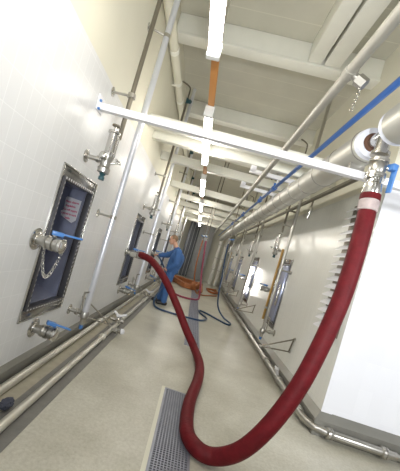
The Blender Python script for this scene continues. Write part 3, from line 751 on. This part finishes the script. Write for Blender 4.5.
def hand(b, w, d, palm, side):
    """w wrist, d along the palm, palm = palm normal (towards the held thing), side = thumb side"""
    d = d.normalized(); side = (side-d*side.dot(d)).normalized(); pn = (palm-d*palm.dot(d)-side*palm.dot(side)).normalized()
    for u in (-.028, -.010, .010, .028): capsule(b, w, w+d*.085+side*u, .02, .014)
    for i, (u, ln) in enumerate(((.031, .068), (.011, .078), (-.010, .072), (-.029, .056))):
        p0 = w+d*.085+side*u; p1 = p0+d*ln*.42+pn*ln*.22; p2 = p1+pn*ln*.42-d*ln*.05; p3 = p2-d*ln*.30+pn*ln*.08
        limb(b, [p0, p1, p2, p3], [.0105, .0098, .009, .008])
    t0 = w+d*.03+side*.03; t1 = t0+side*.035+d*.03+pn*.012; t2 = t1+d*.03+pn*.03; limb(b, [t0, t1, t2], [.0135, .012, .0095])
hand(b, J['hl'], V((-.55, -.1, -.45)), V((0.2, -.2, -1)).cross(V((0, 1, 0)))*-1+V((-.3, 0, -.2)), V((-.4, -.6, .6)))
hand(b, J['hr'], V((-.75, -.1, -.05)), V((0, -.3, -1)), V((0, -1, .2)))
person = fuse(b, 'person', M['skin'], .0062, None, 4)
tag(person, 'man in blue work overalls by the left wall holding a dark blue hose', 'person')
b = B()
capsule(b, J['pel']+V((0, .07, -.02)), J['pel']+V((0, -.07, -.02)), .15, .15)
limb(b, [J['pel'], J['pel'].lerp(J['che'], .5), J['che']], [.17, .185, .19])
capsule(b, J['che']+V((.0, .11, .02)), J['che']+V((0, -.11, .02)), .165, .165)
capsule(b, J['sl']-V((0, -.02, .01)), J['sr']-V((0, .02, .01)), .082, .082)
capsule(b, J['nek']-V((0, 0, .09)), J['nek']+V((-.012, 0, -.01)), .105, .075)
cut = lambda a, c, u: a.lerp(c, u)
limb(b, [J['sl'], J['el'], cut(J['el'], J['hl'], .86)], [.092, .078, .058]); limb(b, [J['sr'], J['er'], cut(J['er'], J['hr'], .86)], [.09, .075, .056])
limb(b, [J['pl'], J['kl'], cut(J['kl'], J['al'], .92)], [.115, .088, .08]); limb(b, [J['pr'], J['kr'], cut(J['kr'], J['ar'], .92)], [.115, .088, .08])
ov = fuse(b, 'overalls', M['cloth'], .011, person, 3)
ov['label'] = 'blue work overalls'
b = B().tube([J['nek']+V((.07*math.cos(a)-.01, .07*math.sin(a), .012+.012*math.cos(a))) for a in [2*PI*k/20 for k in range(21)]], .017, 8)
b.put('collar', M['cloth'], ov)
b = B(); b.ball(J['pel']+V((.15, -.05, -.03)), 1, (.018, .06, .075), 2); b.put('pocket', M['cloth'], ov)
b = B(); b.ball(hd-f*.010+uph*.024, 1, (.105, .085, .103), 3, rotH)
for v in list(b.bm.verts):
    q = v.co-hd
    if q.dot(f) > .058 or q.dot(uph) < -.07 or (q.dot(uph) < .0 and q.dot(f) > -.025): b.bm.verts.remove(v)
hr = b.put('hair', M['hair'], person); hr.modifiers.new('thick', 'SOLIDIFY').thickness = .006
for q in (-1, 1):
    B().ball(hd+f*.088+sdv*.031*q+uph*.002, .011).put('eye', M['eye'], person)
for a in ('al', 'ar'):
    p = J[a]; d = V((-.93, -.25, 0)).normalized()
    b = B(); capsule(b, V((p.x, p.y, .06))-d*.05, V((p.x, p.y, .05))+d*.16, .052, .043); capsule(b, p, V((p.x, p.y, .06)), .055, .055)
    for v in b.bm.verts: v.co.z = max(v.co.z, .004)
    b.put('shoe', M['black'], person)

# ------------------------------------------------------------------ light, camera
def lamp(kind, name, loc, e, col=(1, 1, 1), size=.3, target=None, **kw):
    l = bpy.data.lights.new(name, kind); l.energy = e; l.color = col
    if kind == 'AREA': l.size = size
    else: l.shadow_soft_size = size
    for k, v in kw.items(): setattr(l, k, v)
    o = bpy.data.objects.new(name, l); COL.objects.link(o); o.location = loc
    if target is not None: o.rotation_euler = (V(target)-V(loc)).to_track_quat('-Z', 'Y').to_euler()
    return o
lamp('POINT', 'camera_flash', (.3, -.35, 1.74), 44, (.95, .98, 1), .08)
lamp('SPOT', 'ceiling_fill', (.1, -1.1, 1.7), 370, (.95, .98, 1), .12, target=(.75, 3.4, 4.9), spot_size=R(150), spot_blend=.9)  # spot added behind the camera to brighten the ceiling and upper walls
lamp('SPOT', 'end_wall_fill', (2.9, -.6, 2.3), 420, (.95, .97, 1), .2, target=(2.5, 3.3, 1.5), spot_size=R(75), spot_blend=.6)  # unseen spot added to make the end wall glaring white

w = bpy.data.worlds.new('World'); S.world = w; w.use_nodes = True
w.node_tree.nodes['Background'].inputs[0].default_value = (1, .98, .95, 1)
w.node_tree.nodes['Background'].inputs[1].default_value = .35

F, ROLL, YAW, H = 290., R(16.5), R(4.), 1.5
cam = bpy.data.cameras.new('Camera'); co = bpy.data.objects.new('Camera', cam); COL.objects.link(co)
cam.sensor_fit = 'AUTO'; cam.sensor_width = 36; cam.lens = F/471*36
ppx, ppy = 177.556, 248.241
cam.shift_x = (200-ppx)/471; cam.shift_y = (ppy-235.5)/471
cam.clip_start = .05; cam.clip_end = 100
fw = V((-math.sin(YAW), math.cos(YAW), 0)); rt = V((math.cos(YAW), math.sin(YAW), 0)); up = V((0, 0, 1))
# image axes of a camera rolled so that the scene leans to the right
cx = rt*math.cos(ROLL)+up*math.sin(ROLL); cy = up*math.cos(ROLL)-rt*math.sin(ROLL)
m = Mx((cx, cy, -fw)).transposed().to_4x4(); m.translation = V((0, 0, H)); co.matrix_world = m
S.camera = co
S.view_settings.view_transform = 'Standard'; S.view_settings.look = 'None'
S.view_settings.exposure = 0; S.view_settings.gamma = 1; S.view_settings.use_curve_mapping = False
S.cycles.use_denoising = True
S.cycles.max_bounces = 8; S.cycles.sample_clamp_indirect = 6
